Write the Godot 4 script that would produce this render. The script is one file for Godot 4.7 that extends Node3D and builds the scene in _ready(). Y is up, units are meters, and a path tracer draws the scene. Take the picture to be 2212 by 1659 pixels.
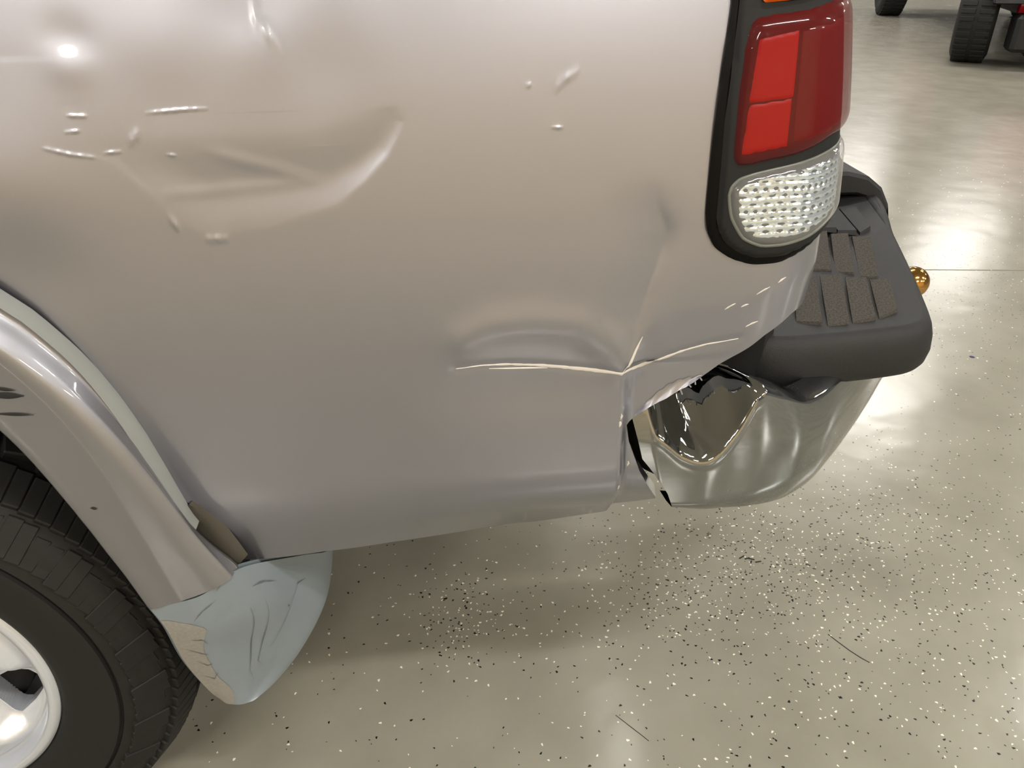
extends Node3D
# A dented silver pickup in a workshop, seen at its left rear corner. Metres, y up; x runs to the truck's rear, z out of its left side.

const FLOOR_Y := -0.04
const RC := 0.09          # radius of the bed's rear corner
const XC := 1.098         # where the bed side begins to turn
const HUB := Vector2(0.0, 0.345)

var mat := {}
var rng := RandomNumberGenerator.new()

# ---------------------------------------------------------------- mesh builder
class MB:
	var v := PackedVector3Array()
	var n := PackedVector3Array()
	var uv := PackedVector2Array()
	var ix := PackedInt32Array()
	func add(p: Vector3, nn: Vector3, t := Vector2.ZERO) -> int:
		v.append(p); n.append(nn); uv.append(t)
		return v.size() - 1
	func tri(a: int, b: int, c: int) -> void:
		var g := (v[c] - v[a]).cross(v[b] - v[a])
		if g.dot(n[a] + n[b] + n[c]) < 0.0:
			ix.append(a); ix.append(c); ix.append(b)
		else:
			ix.append(a); ix.append(b); ix.append(c)
	func flat(a: Vector3, b: Vector3, c: Vector3, toward := Vector3.ZERO) -> void:
		var g := (c - a).cross(b - a).normalized()
		if toward != Vector3.ZERO and g.dot(toward) < 0.0:
			g = -g
		tri(add(a, g), add(b, g), add(c, g))
	func quad(a: Vector3, b: Vector3, c: Vector3, d: Vector3, toward := Vector3.ZERO) -> void:
		var g := (c - a).cross(b - d).normalized()
		if toward != Vector3.ZERO and g.dot(toward) < 0.0:
			g = -g
		var i := add(a, g); var j := add(b, g); var k := add(c, g); var l := add(d, g)
		tri(i, j, k); tri(i, k, l)
	# rows of points; smooth normals; toward gives the side the normals should face at the middle
	func grid(rows: Array, toward: Vector3, close_u := false, close_v := false, from_axis := false, axis_p := Vector3.ZERO, axis_d := Vector3.ZERO) -> void:
		var nu: int = rows.size()
		var nv: int = rows[0].size()
		var base := v.size()
		var ns := PackedVector3Array()
		for i in nu:
			for j in nv:
				var i0 := i - 1 if i > 0 else (nu - 1 if close_u else 0)
				var i1 := i + 1 if i < nu - 1 else (0 if close_u else nu - 1)
				var j0 := j - 1 if j > 0 else (nv - 1 if close_v else 0)
				var j1 := j + 1 if j < nv - 1 else (0 if close_v else nv - 1)
				var du: Vector3 = rows[i1][j] - rows[i0][j]
				var dv: Vector3 = rows[i][j1] - rows[i][j0]
				ns.append(du.cross(dv).normalized())
		var sgn := 1.0
		var mid := ns[(nu / 2) * nv + nv / 2]
		var tw := toward
		if from_axis:
			var r: Vector3 = rows[nu / 2][nv / 2] - axis_p
			tw = r - axis_d * r.dot(axis_d)
		if mid.dot(tw) < 0.0:
			sgn = -1.0
		for i in nu:
			for j in nv:
				add(rows[i][j], ns[i * nv + j] * sgn, Vector2(float(i) / maxf(1, nu - 1), float(j) / maxf(1, nv - 1)))
		for i in (nu if close_u else nu - 1):
			for j in (nv if close_v else nv - 1):
				var i2 := (i + 1) % nu
				var j2 := (j + 1) % nv
				var a := base + i * nv + j
				var b := base + i2 * nv + j
				var c := base + i2 * nv + j2
				var d := base + i * nv + j2
				tri(a, b, c); tri(a, c, d)
	# a grid cut along the zero line of sd (kept where positive), its cut edge folded back by hem
	func cut(pts: Array, nrm: Array, sd: Array, hem: float) -> void:
		var nu: int = pts.size()
		var nv: int = pts[0].size()
		var id := {}
		var cross := {}
		for i in nu - 1:
			for j in nv - 1:
				var best := maxf(maxf(sd[i][j], sd[i + 1][j]), maxf(sd[i][j + 1], sd[i + 1][j + 1]))
				if best <= 0.0:
					continue
				for t in 2:
					var q: Array = [[i, j], [i + 1, j], [i + 1, j + 1]] if t == 0 else [[i, j], [i + 1, j + 1], [i, j + 1]]
					var out := PackedInt32Array()
					var cuts := PackedInt32Array()
					for k in 3:
						var a: Array = q[k]
						var b: Array = q[(k + 1) % 3]
						var da: float = sd[a[0]][a[1]]
						var db: float = sd[b[0]][b[1]]
						var ka: int = a[0] * nv + a[1]
						var kb: int = b[0] * nv + b[1]
						if da > 0.0:
							if not id.has(ka):
								id[ka] = add(pts[a[0]][a[1]], nrm[a[0]][a[1]])
							out.append(id[ka])
						if (da > 0.0) != (db > 0.0):
							var key := mini(ka, kb) * 1000003 + maxi(ka, kb)
							if not cross.has(key):
								var f := da / (da - db)
								cross[key] = add(pts[a[0]][a[1]].lerp(pts[b[0]][b[1]], f), nrm[a[0]][a[1]].lerp(nrm[b[0]][b[1]], f).normalized())
							out.append(cross[key])
							cuts.append(cross[key])
					for k in range(1, out.size() - 1):
						tri(out[0], out[k], out[k + 1])
					if hem > 0.0 and cuts.size() == 2:
						var p := v[cuts[0]]
						var r := v[cuts[1]]
						quad(p, r, r - n[cuts[1]] * hem, p - n[cuts[0]] * hem, (p + r) * 0.5 - (v[out[0]] + v[out[1]] + v[out[2]]) / 3.0)
	func mesh() -> ArrayMesh:
		var a := []
		a.resize(Mesh.ARRAY_MAX)
		a[Mesh.ARRAY_VERTEX] = v
		a[Mesh.ARRAY_NORMAL] = n
		a[Mesh.ARRAY_TEX_UV] = uv
		a[Mesh.ARRAY_INDEX] = ix
		var m := ArrayMesh.new()
		m.add_surface_from_arrays(Mesh.PRIMITIVE_TRIANGLES, a)
		return m

func obj(called: String, mb, m: Material, parent: Node) -> MeshInstance3D:
	var o := MeshInstance3D.new()
	o.name = called
	o.mesh = mb.mesh() if mb is MB else mb
	o.material_override = m
	parent.add_child(o, true)
	return o

func base(called: String, at: Vector3, parent: Node = self) -> Node3D:
	var o := Node3D.new()
	o.name = called
	o.position = at
	parent.add_child(o, true)
	return o

func tag(o: Node, label: String, category: String, group := "", kind := "") -> void:
	if label: o.set_meta("label", label)
	if category: o.set_meta("category", category)
	if group: o.set_meta("group", group)
	if kind: o.set_meta("kind", kind)

# box with chamfered edges, centred at c, turned by b
func bevel_box(mb: MB, c: Vector3, s: Vector3, r := 0.004, b := Basis()) -> void:
	var h := s * 0.5
	r = minf(r, minf(h.x, minf(h.y, h.z)) * 0.9)
	for ax in 3:
		for sg in [-1.0, 1.0]:
			var u := (ax + 1) % 3
			var w := (ax + 2) % 3
			var nn := Vector3.ZERO
			nn[ax] = sg
			var q := []
			for k in [[-1, -1], [1, -1], [1, 1], [-1, 1]]:
				var p := Vector3.ZERO
				p[ax] = sg * h[ax]
				p[u] = k[0] * (h[u] - r)
				p[w] = k[1] * (h[w] - r)
				q.append(c + b * p)
			mb.quad(q[0], q[1], q[2], q[3], b * nn)
			for s2 in [-1.0, 1.0]:
				var e := []
				for k in [[0, -1], [0, 1], [1, 1], [1, -1]]:
					var p := Vector3.ZERO
					p[ax] = sg * (h[ax] if k[0] == 0 else h[ax] - r)
					p[u] = s2 * (h[u] - r if k[0] == 0 else h[u])
					p[w] = k[1] * (h[w] - r)
					e.append(c + b * p)
				var tn := Vector3.ZERO
				tn[ax] = sg
				tn[u] = s2
				mb.quad(e[0], e[1], e[2], e[3], b * tn)
	for x in [-1.0, 1.0]:
		for y in [-1.0, 1.0]:
			for z in [-1.0, 1.0]:
				var k := Vector3(x, y, z)
				mb.flat(c + b * (k * Vector3(h.x, h.y - r, h.z - r)), c + b * (k * Vector3(h.x - r, h.y, h.z - r)), c + b * (k * Vector3(h.x - r, h.y - r, h.z)), b * k)

# closed outline in a plane, pushed through depth, edges chamfered by r
func prism(mb: MB, poly: PackedVector2Array, to3: Callable, d0: float, d1: float, r := 0.01) -> void:
	var inner := poly
	var off := Geometry2D.offset_polygon(poly, -r)
	if off.size() == 1 and off[0].size() >= 3:
		inner = off[0]
	else:
		r = 0.0
	var area := Geometry2D.triangulate_polygon(inner)
	var sg := signf(d1 - d0)
	for k in range(0, area.size(), 3):
		var a := inner[area[k]]; var b := inner[area[k + 1]]; var c := inner[area[k + 2]]
		var nn: Vector3 = to3.call(Vector2.ZERO, d1) - to3.call(Vector2.ZERO, d0)
		mb.flat(to3.call(a, d1), to3.call(b, d1), to3.call(c, d1), nn)
		mb.flat(to3.call(a, d0), to3.call(b, d0), to3.call(c, d0), -nn)
	var mid := Vector2.ZERO
	for p in poly: mid += p / poly.size()
	for k in poly.size():
		var a := poly[k]; var b := poly[(k + 1) % poly.size()]
		var t := (b - a).normalized()
		var o := Vector2(t.y, -t.x)
		if Geometry2D.is_point_in_polygon((a + b) * 0.5 + o * 0.0005, poly):
			o = -o
		var n3: Vector3 = to3.call(o, 0.0) - to3.call(Vector2.ZERO, 0.0)
		mb.quad(to3.call(a, d0 + sg * r), to3.call(b, d0 + sg * r), to3.call(b, d1 - sg * r), to3.call(a, d1 - sg * r), n3)
	if r > 0.0:
		for e in [[d0, d0 + sg * r], [d1, d1 - sg * r]]:
			for k in inner.size():
				var a := inner[k]; var b := inner[(k + 1) % inner.size()]
				var t := (b - a).normalized()
				var o := Vector2(t.y, -t.x)
				if Geometry2D.is_point_in_polygon((a + b) * 0.5 + o * 0.0005, inner):
					o = -o
				var pa := near_on(poly, a); var pb := near_on(poly, b)
				var n3: Vector3 = to3.call(o, e[0] - e[1]) - to3.call(Vector2.ZERO, 0.0)
				mb.quad(to3.call(a, e[0]), to3.call(b, e[0]), to3.call(pb, e[1]), to3.call(pa, e[1]), n3)

func near_on(poly: PackedVector2Array, p: Vector2) -> Vector2:
	var best := poly[0]
	var bd := 1e9
	for k in poly.size():
		var q := Geometry2D.get_closest_point_to_segment(p, poly[k], poly[(k + 1) % poly.size()])
		var d := q.distance_squared_to(p)
		if d < bd:
			bd = d
			best = q
	return best

func inside_by(poly: PackedVector2Array, p: Vector2) -> float:
	var d := near_on(poly, p).distance_to(p)
	return d if Geometry2D.is_point_in_polygon(p, poly) else -d

func rounded(loop: PackedVector2Array, n := 4) -> PackedVector2Array:
	var o := PackedVector2Array()
	var m := loop.size()
	for k in m:
		var a := loop[(k + m - 1) % m]
		var b := loop[k]
		var c := loop[(k + 1) % m]
		var d := loop[(k + 2) % m]
		for j in n:
			var t := float(j) / n
			# tangents kept short where neighbours are uneven
			var l := b.distance_to(c)
			var t0 := (c - a).normalized() * l * 0.6
			var t1 := (d - b).normalized() * l * 0.6
			var t2 := t * t
			var t3 := t2 * t
			o.append(b * (2 * t3 - 3 * t2 + 1) + t0 * (t3 - 2 * t2 + t) + c * (-2 * t3 + 3 * t2) + t1 * (t3 - t2))
	return o

func off_line(line: PackedVector2Array, p: Vector2) -> float:
	var bd := 1e9
	for k in line.size() - 1:
		bd = minf(bd, Geometry2D.get_closest_point_to_segment(p, line[k], line[k + 1]).distance_squared_to(p))
	return sqrt(bd)

func table(t: Array, x: float) -> float:
	if x <= t[0][0]: return t[0][1]
	for k in t.size() - 1:
		if x <= t[k + 1][0]:
			var f: float = (x - t[k][0]) / (t[k + 1][0] - t[k][0])
			return lerpf(t[k][1], t[k + 1][1], f)
	return t[-1][1]

# the same, rounded
func curve(t: Array, x: float) -> float:
	if x <= t[0][0]: return t[0][1]
	for k in t.size() - 1:
		if x <= t[k + 1][0]:
			var f: float = (x - t[k][0]) / (t[k + 1][0] - t[k][0])
			var a: float = t[maxi(k - 1, 0)][1]
			var d: float = t[mini(k + 2, t.size() - 1)][1]
			return cubic_interpolate(t[k][1], t[k + 1][1], a, d, f)
	return t[-1][1]

func lathe(mb: MB, prof: Array, at: Vector3, ax: Vector3, n := 48) -> void:
	var u := ax.cross(Vector3(0.31, 0.9, 0.2)).normalized()
	var w := ax.cross(u).normalized()
	for k in prof.size() - 1:
		var rows := []
		for i in n:
			var a := TAU * i / n
			var e := u * cos(a) + w * sin(a)
			rows.append([at + e * prof[k].x + ax * prof[k].y, at + e * prof[k + 1].x + ax * prof[k + 1].y])
		var bs := mb.v.size()
		for i in n:
			for j in 2:
				var a := TAU * i / n
				var e := u * cos(a) + w * sin(a)
				var nn := Vector2.ZERO
				for s in [k - 1, k, k + 1]:
					if s < 0 or s > prof.size() - 2: continue
					if (j == 0 and s == k + 1) or (j == 1 and s == k - 1): continue
					var d: Vector2 = (prof[s + 1] - prof[s]).normalized()
					var o: Vector2 = (prof[k + 1] - prof[k]).normalized()
					if d.dot(o) > 0.75:
						nn += Vector2(-d.y, d.x)
				mb.add(rows[i][j], -(e * nn.x + ax * nn.y).normalized())
		for i in n:
			var i2 := (i + 1) % n
			mb.tri(bs + i * 2, bs + i2 * 2, bs + i2 * 2 + 1)
			mb.tri(bs + i * 2, bs + i2 * 2 + 1, bs + i * 2 + 1)

func tube(mb: MB, line: Array, rad: float, n := 8) -> void:
	var rows := []
	for k in line.size():
		var t: Vector3 = (line[mini(k + 1, line.size() - 1)] - line[maxi(k - 1, 0)]).normalized()
		var u := t.cross(Vector3(0.2, 0.95, 0.13)).normalized()
		var w := t.cross(u)
		var row := []
		for i in n:
			row.append(line[k] + (u * cos(TAU * i / n) + w * sin(TAU * i / n)) * rad)
		rows.append(row)
	var c: Vector3 = line[line.size() / 2]
	mb.grid(rows, rows[line.size() / 2][n / 2] - c, false, true)

# ---------------------------------------------------------------- materials
func paint(name: String, c: Color, rough: float, metal := 0.0, coat := 0.0, spec := 0.5) -> StandardMaterial3D:
	var m := StandardMaterial3D.new()
	m.resource_name = name
	m.albedo_color = c
	m.roughness = rough
	m.metallic = metal
	m.metallic_specular = spec
	if coat > 0.0:
		m.clearcoat_enabled = true
		m.clearcoat = coat
		m.clearcoat_roughness = 0.04
	mat[name] = m
	return m

func noise_tex(freq: float, oct: int, seed_: int, size := 512, ramp: Gradient = null, bump := false, kind := FastNoiseLite.TYPE_SIMPLEX_SMOOTH) -> NoiseTexture2D:
	var f := FastNoiseLite.new()
	f.noise_type = kind
	f.frequency = freq
	f.fractal_octaves = oct
	f.seed = seed_
	var t := NoiseTexture2D.new()
	t.width = size
	t.height = size
	t.seamless = true
	t.noise = f
	if ramp: t.color_ramp = ramp
	if bump:
		t.as_normal_map = true
		t.bump_strength = 4.0
	return t

func ramp(cs: Array) -> Gradient:
	var g := Gradient.new()
	var o := PackedFloat32Array()
	var c := PackedColorArray()
	for e in cs:
		o.append(e[0])
		c.append(e[1])
	g.offsets = o
	g.colors = c
	return g

func tri_map(m: StandardMaterial3D, scale: float) -> void:
	m.uv1_triplanar = true
	m.uv1_world_triplanar = true
	m.uv1_scale = Vector3.ONE * scale

func make_materials() -> void:
	var p := paint("silver_paint", Color(0.60, 0.605, 0.645), 0.39, 0.9, 1.0)
	p.clearcoat_roughness = 0.05
	paint("flare_paint", Color(0.56, 0.562, 0.585), 0.40, 0.8, 1.0)
	paint("flap_paint", Color(0.50, 0.54, 0.57), 0.45, 0.15, 0.3)
	var wn := paint("worn", Color.WHITE, 0.6)
	wn.albedo_texture = noise_tex(0.04, 5, 12, 512, ramp([[0.0, Color(0.50, 0.49, 0.47)], [0.5, Color(0.53, 0.52, 0.50)], [1.0, Color(0.57, 0.56, 0.54)]]))
	tri_map(wn, 9.0)
	paint("gap_black", Color(0.015, 0.015, 0.015), 0.9)
	paint("underbody", Color(0.07, 0.07, 0.07), 0.8)
	paint("gasket", Color(0.012, 0.012, 0.014), 0.45, 0.0, 0.0, 0.25)
	paint("bezel", Color(0.10, 0.104, 0.106), 0.55, 0.0, 0.0, 0.35)
	paint("trim_grey", Color(0.54, 0.55, 0.54), 0.5)
	paint("rim_grey", Color(0.40, 0.41, 0.39), 0.25)
	paint("olive", Color(0.26, 0.245, 0.21), 0.7)
	paint("chrome", Color(0.60, 0.61, 0.615), 0.04, 1.0)
	var pad := paint("pad", Color(0.072, 0.076, 0.080), 0.62)
	pad.heightmap_enabled = true
	pad.heightmap_texture = noise_tex(0.18, 3, 5, 512)
	pad.heightmap_scale = 0.06
	tri_map(pad, 9.0)
	var dirt := paint("tread_dirt", Color.WHITE, 0.85)
	dirt.albedo_texture = noise_tex(0.03, 5, 9, 512, ramp([[0.0, Color(0.12, 0.12, 0.12)], [0.40, Color(0.19, 0.18, 0.165)], [0.58, Color(0.26, 0.24, 0.205)], [1.0, Color(0.33, 0.29, 0.24)]]))
	tri_map(dirt, 17.0)
	var rub := paint("rubber", Color(0.045, 0.047, 0.044), 0.72)
	rub.albedo_texture = noise_tex(0.02, 4, 3, 512, ramp([[0.0, Color(0.8, 0.8, 0.76)], [1.0, Color(1.2, 1.2, 1.1)]]))
	tri_map(rub, 4.0)
	paint("alloy", Color(0.84, 0.86, 0.90), 0.36, 0.55, 0.6)
	paint("scratch", Color(0.80, 0.78, 0.76), 0.5)
	paint("torn_metal", Color(0.75, 0.75, 0.76), 0.25, 0.9)
	paint("scuff", Color(0.10, 0.105, 0.11), 0.7)
	paint("scuff_light", Color(0.36, 0.375, 0.39), 0.7)
	paint("brass", Color(0.72, 0.55, 0.30), 0.14, 1.0)
	var rl := paint("red_lens", Color(0.42, 0.003, 0.010, 0.5), 0.28, 0.0, 1.0)
	rl.transparency = BaseMaterial3D.TRANSPARENCY_ALPHA
	rl.clearcoat_roughness = 0.02
	rl.metallic_specular = 0.15
	rl.clearcoat = 0.7
	paint("red_reflector", Color(0.82, 0.008, 0.012), 0.4)
	paint("red_dark", Color(0.34, 0.008, 0.02), 0.5)
	var al := paint("amber_lens", Color(0.85, 0.36, 0.03), 0.25, 0.0, 1.0)
	al.clearcoat_roughness = 0.03
	var cl := paint("clear_lens", Color(1, 1, 1, 0.1), 0.03)
	cl.transparency = BaseMaterial3D.TRANSPARENCY_ALPHA
	paint("reflector", Color(0.84, 0.90, 0.95), 0.14, 1.0)
	# the shop
	var fl := paint("floor_epoxy", Color.WHITE, 0.22)
	fl.albedo_texture = noise_tex(0.006, 5, 21, 1024, ramp([[0.0, Color(0.53, 0.52, 0.47)], [0.5, Color(0.56, 0.55, 0.50)], [1.0, Color(0.59, 0.58, 0.53)]]))
	fl.heightmap_enabled = true
	fl.heightmap_texture = noise_tex(0.02, 3, 33, 512)
	fl.heightmap_scale = 0.12
	tri_map(fl, 0.5)
	paint("blue_spot", Color(0.16, 0.12, 0.36), 0.6)
	paint("joint", Color(0.18, 0.17, 0.15), 0.9)
	var w := paint("shop_wall", Color(0.88, 0.80, 0.66), 0.8)
	w.albedo_texture = noise_tex(0.01, 3, 8, 256, ramp([[0.0, Color(0.94, 0.94, 0.94)], [1.0, Color(1, 1, 1)]]))
	tri_map(w, 0.4)
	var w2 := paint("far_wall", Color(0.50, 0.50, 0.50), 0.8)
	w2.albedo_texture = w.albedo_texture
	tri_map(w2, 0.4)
	paint("shop_ceiling", Color(0.74, 0.73, 0.70), 0.9)
	paint("lamp_body", Color(0.85, 0.85, 0.83), 0.5)
	var g := paint("lamp_glow", Color(1, 1, 1), 0.5)
	g.emission_enabled = true
	g.emission = Color(1.0, 0.98, 0.955)
	g.emission_energy_multiplier = 7.0
	paint("chip_white", Color(0.90, 0.88, 0.82), 0.3)
	paint("chip_black", Color(0.06, 0.055, 0.05), 0.3)
	# the far car
	paint("red_body", Color(0.55, 0.02, 0.05), 0.3, 0.2, 1.0)
	paint("black_plastic", Color(0.055, 0.058, 0.06), 0.55)
	paint("dark_glass", Color(0.03, 0.035, 0.04), 0.08)

# ---------------------------------------------------------------- body side
func tuck(s: float, y: float) -> float:
	var a := maxf(0.0, y - 0.78)
	var b := maxf(0.0, 0.625 - y)
	return 0.3 * a * a + (4.5 * b * b if b < 0.085 else 0.0325 + 0.765 * (b - 0.085)) * lerpf(0.3, 1.0, smoothstep(0.52, 0.86, s))

func on_side(s: float, y: float, off: float) -> Vector3:
	var k := off - tuck(s, y)
	if s <= XC:
		return Vector3(s, y, k)
	var t := (s - XC) / RC
	if t < PI / 2:
		return Vector3(XC + (RC + k) * sin(t), y, -RC + (RC + k) * cos(t))
	return Vector3(XC + RC + k, y, -RC - (s - XC - RC * PI / 2))

var bowl := PackedVector2Array([Vector2(.39, 1.02), Vector2(.423, 1.008), Vector2(.458, .999), Vector2(.487, .962), Vector2(.5, .942), Vector2(.532, .924), Vector2(.549, .925), Vector2(.599, .932), Vector2(.663, .951), Vector2(.691, .972), Vector2(.715, .996), Vector2(.733, 1.027), Vector2(.728, 1.045), Vector2(.656, 1.049), Vector2(.572, 1.046), Vector2(.491, 1.048), Vector2(.412, 1.05)])
var bowl_lip := PackedVector2Array([Vector2(.40, .985), Vector2(.458, .975), Vector2(.487, .958), Vector2(.5, .942), Vector2(.532, .924), Vector2(.549, .925), Vector2(.599, .932), Vector2(.663, .951), Vector2(.691, .972), Vector2(.715, .996), Vector2(.733, 1.027), Vector2(.731, 1.045)])
var bulge := PackedVector2Array([Vector2(.773, .805), Vector2(.803, .819), Vector2(.847, .822), Vector2(.897, .814), Vector2(.934, .783), Vector2(.949, .756)])
var scratch_line := PackedVector2Array([Vector2(.764, .769), Vector2(.792, .771), Vector2(.822, .77), Vector2(.863, .765), Vector2(.899, .759), Vector2(.949, .751), Vector2(.973, .754), Vector2(.993, .762), Vector2(1.018, .772), Vector2(1.044, .779), Vector2(1.08, .784)])
var valley_left := [[.76, .949], [.774, .948], [.82, .922], [.868, .91], [.927, .904], [.972, .912], [.994, .925]]
var valley_right := [[.753, .949], [.79, .959], [.844, .971], [.909, .986], [.938, .977], [.988, .964]]
var corner_brow := [[.955, .76], [.965, .79], [.983, .817], [1.023, .827], [1.074, .831], [1.125, .853], [1.2, .86]]
var fold := [[.573, .957], [.642, .951], [.694, .951], [.76, .948]]
# small dings: place, tilt along s and y, reach
var dings := [[.441, 1.094, -.022, -.122, .014], [.608, 1.112, .0, -.082, .024], [.66, 1.10, .03, .05, .03], [.35, .94, .0, .13, .05], [.52, 1.075, .0, .04, .03]]
# sharp little creases: line, height, half width
var creases := [
	[PackedVector2Array([Vector2(.600, 1.132), Vector2(.603, 1.119), Vector2(.611, 1.107), Vector2(.622, 1.094)]), .0011, .0034],
	[PackedVector2Array([Vector2(.427, 1.042), Vector2(.447, 1.041)]), .0007, .0012],
	[PackedVector2Array([Vector2(.424, 1.028), Vector2(.438, 1.029)]), .0007, .0012],
	[PackedVector2Array([Vector2(.495, 1.042), Vector2(.53, 1.044), Vector2(.553, 1.0445)]), .0007, .0012],
	[PackedVector2Array([Vector2(.400, 1.016), Vector2(.425, 1.009), Vector2(.448, 1.005)]), .0007, .0012],
	[PackedVector2Array([Vector2(.452, 1.009), Vector2(.470, 1.010)]), .0007, .0012],
	[PackedVector2Array([Vector2(.477, 1.017), Vector2(.488, 1.026)]), .0010, .0026],
	[PackedVector2Array([Vector2(.507, 1.006), Vector2(.518, 1.004)]), .0007, .0012],
	[PackedVector2Array([Vector2(.868, 1.050), Vector2(.878, 1.060), Vector2(.893, 1.068)]), .0008, .0024],
	[PackedVector2Array([Vector2(.842, 1.056), Vector2(.848, 1.057)]), .0007, .0012],
	[PackedVector2Array([Vector2(.866, 1.019), Vector2(.879, 1.018)]), .0007, .0012],
	[PackedVector2Array([Vector2(.498, .948), Vector2(.508, .937)]), .0012, .0024],
	[PackedVector2Array([Vector2(.528, .926), Vector2(.552, .926)]), .0012, .0022]]

func dent(s: float, y: float) -> float:
	var d := 0.0
	var p := Vector2(s, y)
	# broad bowl above the wheel
	if s > 0.36 and s < 0.76 and y > 0.91 and y < 1.06:
		var di := inside_by(bowl, p)
		if di > 0.0:
			# soft along its top and left, sharp at its lower right lip
			var up := clampf((y - 0.955 - 0.35 * maxf(0.0, s - 0.64)) / 0.070, 0.0, 1.0)
			var low := off_line(bowl_lip, p)
			var far := smoothstep(0.0, lerpf(0.020, 0.055, smoothstep(0.72, 0.55, s)), low)
			d -= 0.0033 * far * smoothstep(1.0, 0.2, up) * smoothstep(0.38, 0.55, s) * smoothstep(0.0, 0.010, di)
			d += 0.0006 * exp(-pow((y - 0.972 - 0.05 * (s - 0.55)) / 0.006, 2.0)) * smoothstep(0.0, 0.03, di) * smoothstep(0.66, 0.6, s) * smoothstep(0.46, 0.54, s)
			d += 0.0007 * exp(-pow((y - 0.996 + 0.30 * (s - 0.58)) / 0.007, 2.0)) * smoothstep(0.0, 0.03, di) * smoothstep(0.66, 0.61, s) * smoothstep(0.53, 0.57, s)
	# pushed-in valley beside the lamp, closed by a sharp crease
	if y > 0.75 and y < 0.995 and s > 0.89 and s < 1.05:
		var a := table(valley_left, y)
		var b := curve(valley_right, y)
		var w := minf(b - a, 0.055)
		if w > 0.001:
			var t := (s - a) / (b - a)
			var fade := smoothstep(0.975, 0.89, y)
			if t > 0.0 and t < 1.0:
				d -= 0.12 * w * lerpf(t, t * t * (1.5 - 0.5 * t), smoothstep(0.80, 0.90, y)) * fade
			elif t >= 1.0:
				d -= 0.12 * w * exp(-(s - b) / 0.012) * fade
	# swelling above the scratch, hollow below it
	if s > 0.70 and s < 0.97 and y > 0.70 and y < 0.88:
		var q := off_line(bulge, p)
		d += 0.0032 * exp(-q * q / 0.0004)
	var h := Vector2((s - 0.86) / 0.10, (y - 0.745) / 0.045)
	d -= 0.0052 * exp(-h.length_squared())
	# the folded corner
	if s > 0.93 and y < 0.87:
		var brow := curve(corner_brow, s)
		if y < brow and s > 0.952:
			d -= 0.12 * minf(brow - y, 0.07) * smoothstep(0.952, 0.97, s)
		if y < 0.76:
			var f := s - table(fold, y)
			if f > 0.0:
				d -= 0.007 * smoothstep(0.0, 0.01, f) * exp(-f / 0.05)
	if s > 0.74 and s < 1.1 and y > 0.73 and y < 0.80:
		var q := off_line(scratch_line, p)
		d -= 0.0014 * exp(-q * q / 0.00002)
	for g in dings:
		var r := Vector2(s - g[0], y - g[1])
		if absf(r.x) < g[4] * 3.0 and absf(r.y) < g[4] * 3.0:
			d += (g[2] * r.x + g[3] * r.y) * exp(-r.length_squared() / (2.0 * g[4] * g[4]))
	if y > 0.91:
		for c in creases:
			var line: PackedVector2Array = c[0]
			if s < line[0].x - 0.03 or s > line[-1].x + 0.03 or absf(y - line[0].y) > 0.06:
				continue
			var q: float = off_line(line, p) / c[2]
			if q < 4.0:
				var along: float = clampf((s - line[0].x) / (line[-1].x - line[0].x), 0.0, 1.0)
				d += c[1] * exp(-0.5 * q * q) * pow(4.0 * along * (1.0 - along), 0.8) * (0.75 + 0.25 * sin(s * 700.0))
	# long soft waves of old sheet metal
	d += 0.0003 * sin(s * 17.0 + y * 9.0) + 0.0002 * sin(y * 23.0 - s * 6.0)
	return d

func side_point(s: float, y: float, off := 0.0) -> Vector3:
	return on_side(s, y, off + dent(s, y))

func grid_normals(pts: Array, toward: Vector3) -> Array:
	var nu: int = pts.size()
	var nv: int = pts[0].size()
	var out := []
	for i in nu:
		var row := PackedVector3Array()
		for j in nv:
			var du: Vector3 = pts[mini(i + 1, nu - 1)][j] - pts[maxi(i - 1, 0)][j]
			var dv: Vector3 = pts[i][mini(j + 1, nv - 1)] - pts[i][maxi(j - 1, 0)]
			row.append(du.cross(dv).normalized())
		out.append(row)
	if out[0][nv / 2].dot(toward) < 0.0:
		for i in nu:
			for j in nv:
				out[i][j] = -out[i][j]
	return out

func arange(a: float, b: float, step: float) -> PackedFloat32Array:
	var o := PackedFloat32Array()
	var n := int(round((b - a) / step))
	for k in n:
		o.append(a + (b - a) * k / n)
	return o

# a patch of the body side's curved surface within an outline
func patch(outline: PackedVector2Array, step: float, height: Callable, hem: float, ss := PackedFloat32Array(), ys := PackedFloat32Array()) -> MB:
	var lo := outline[0]
	var hi := outline[0]
	for p in outline:
		lo = lo.min(p)
		hi = hi.max(p)
	if ss.is_empty():
		ss = arange(lo.x - step, hi.x + step * 1.5, step)
	if ys.is_empty():
		ys = arange(lo.y - step, hi.y + step * 1.5, step)
	var pts := []
	var sd := []
	for s in ss:
		var row := PackedVector3Array()
		var dr := PackedFloat32Array()
		for y in ys:
			var q := Vector2(s, y)
			var di := inside_by(outline, q)
			dr.append(di)
			row.append(height.call(s, y, di))
		pts.append(row)
		sd.append(dr)
	var mb := MB.new()
	mb.cut(pts, grid_normals(pts, Vector3(0, 0, 1)), sd, hem)
	return mb

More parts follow.
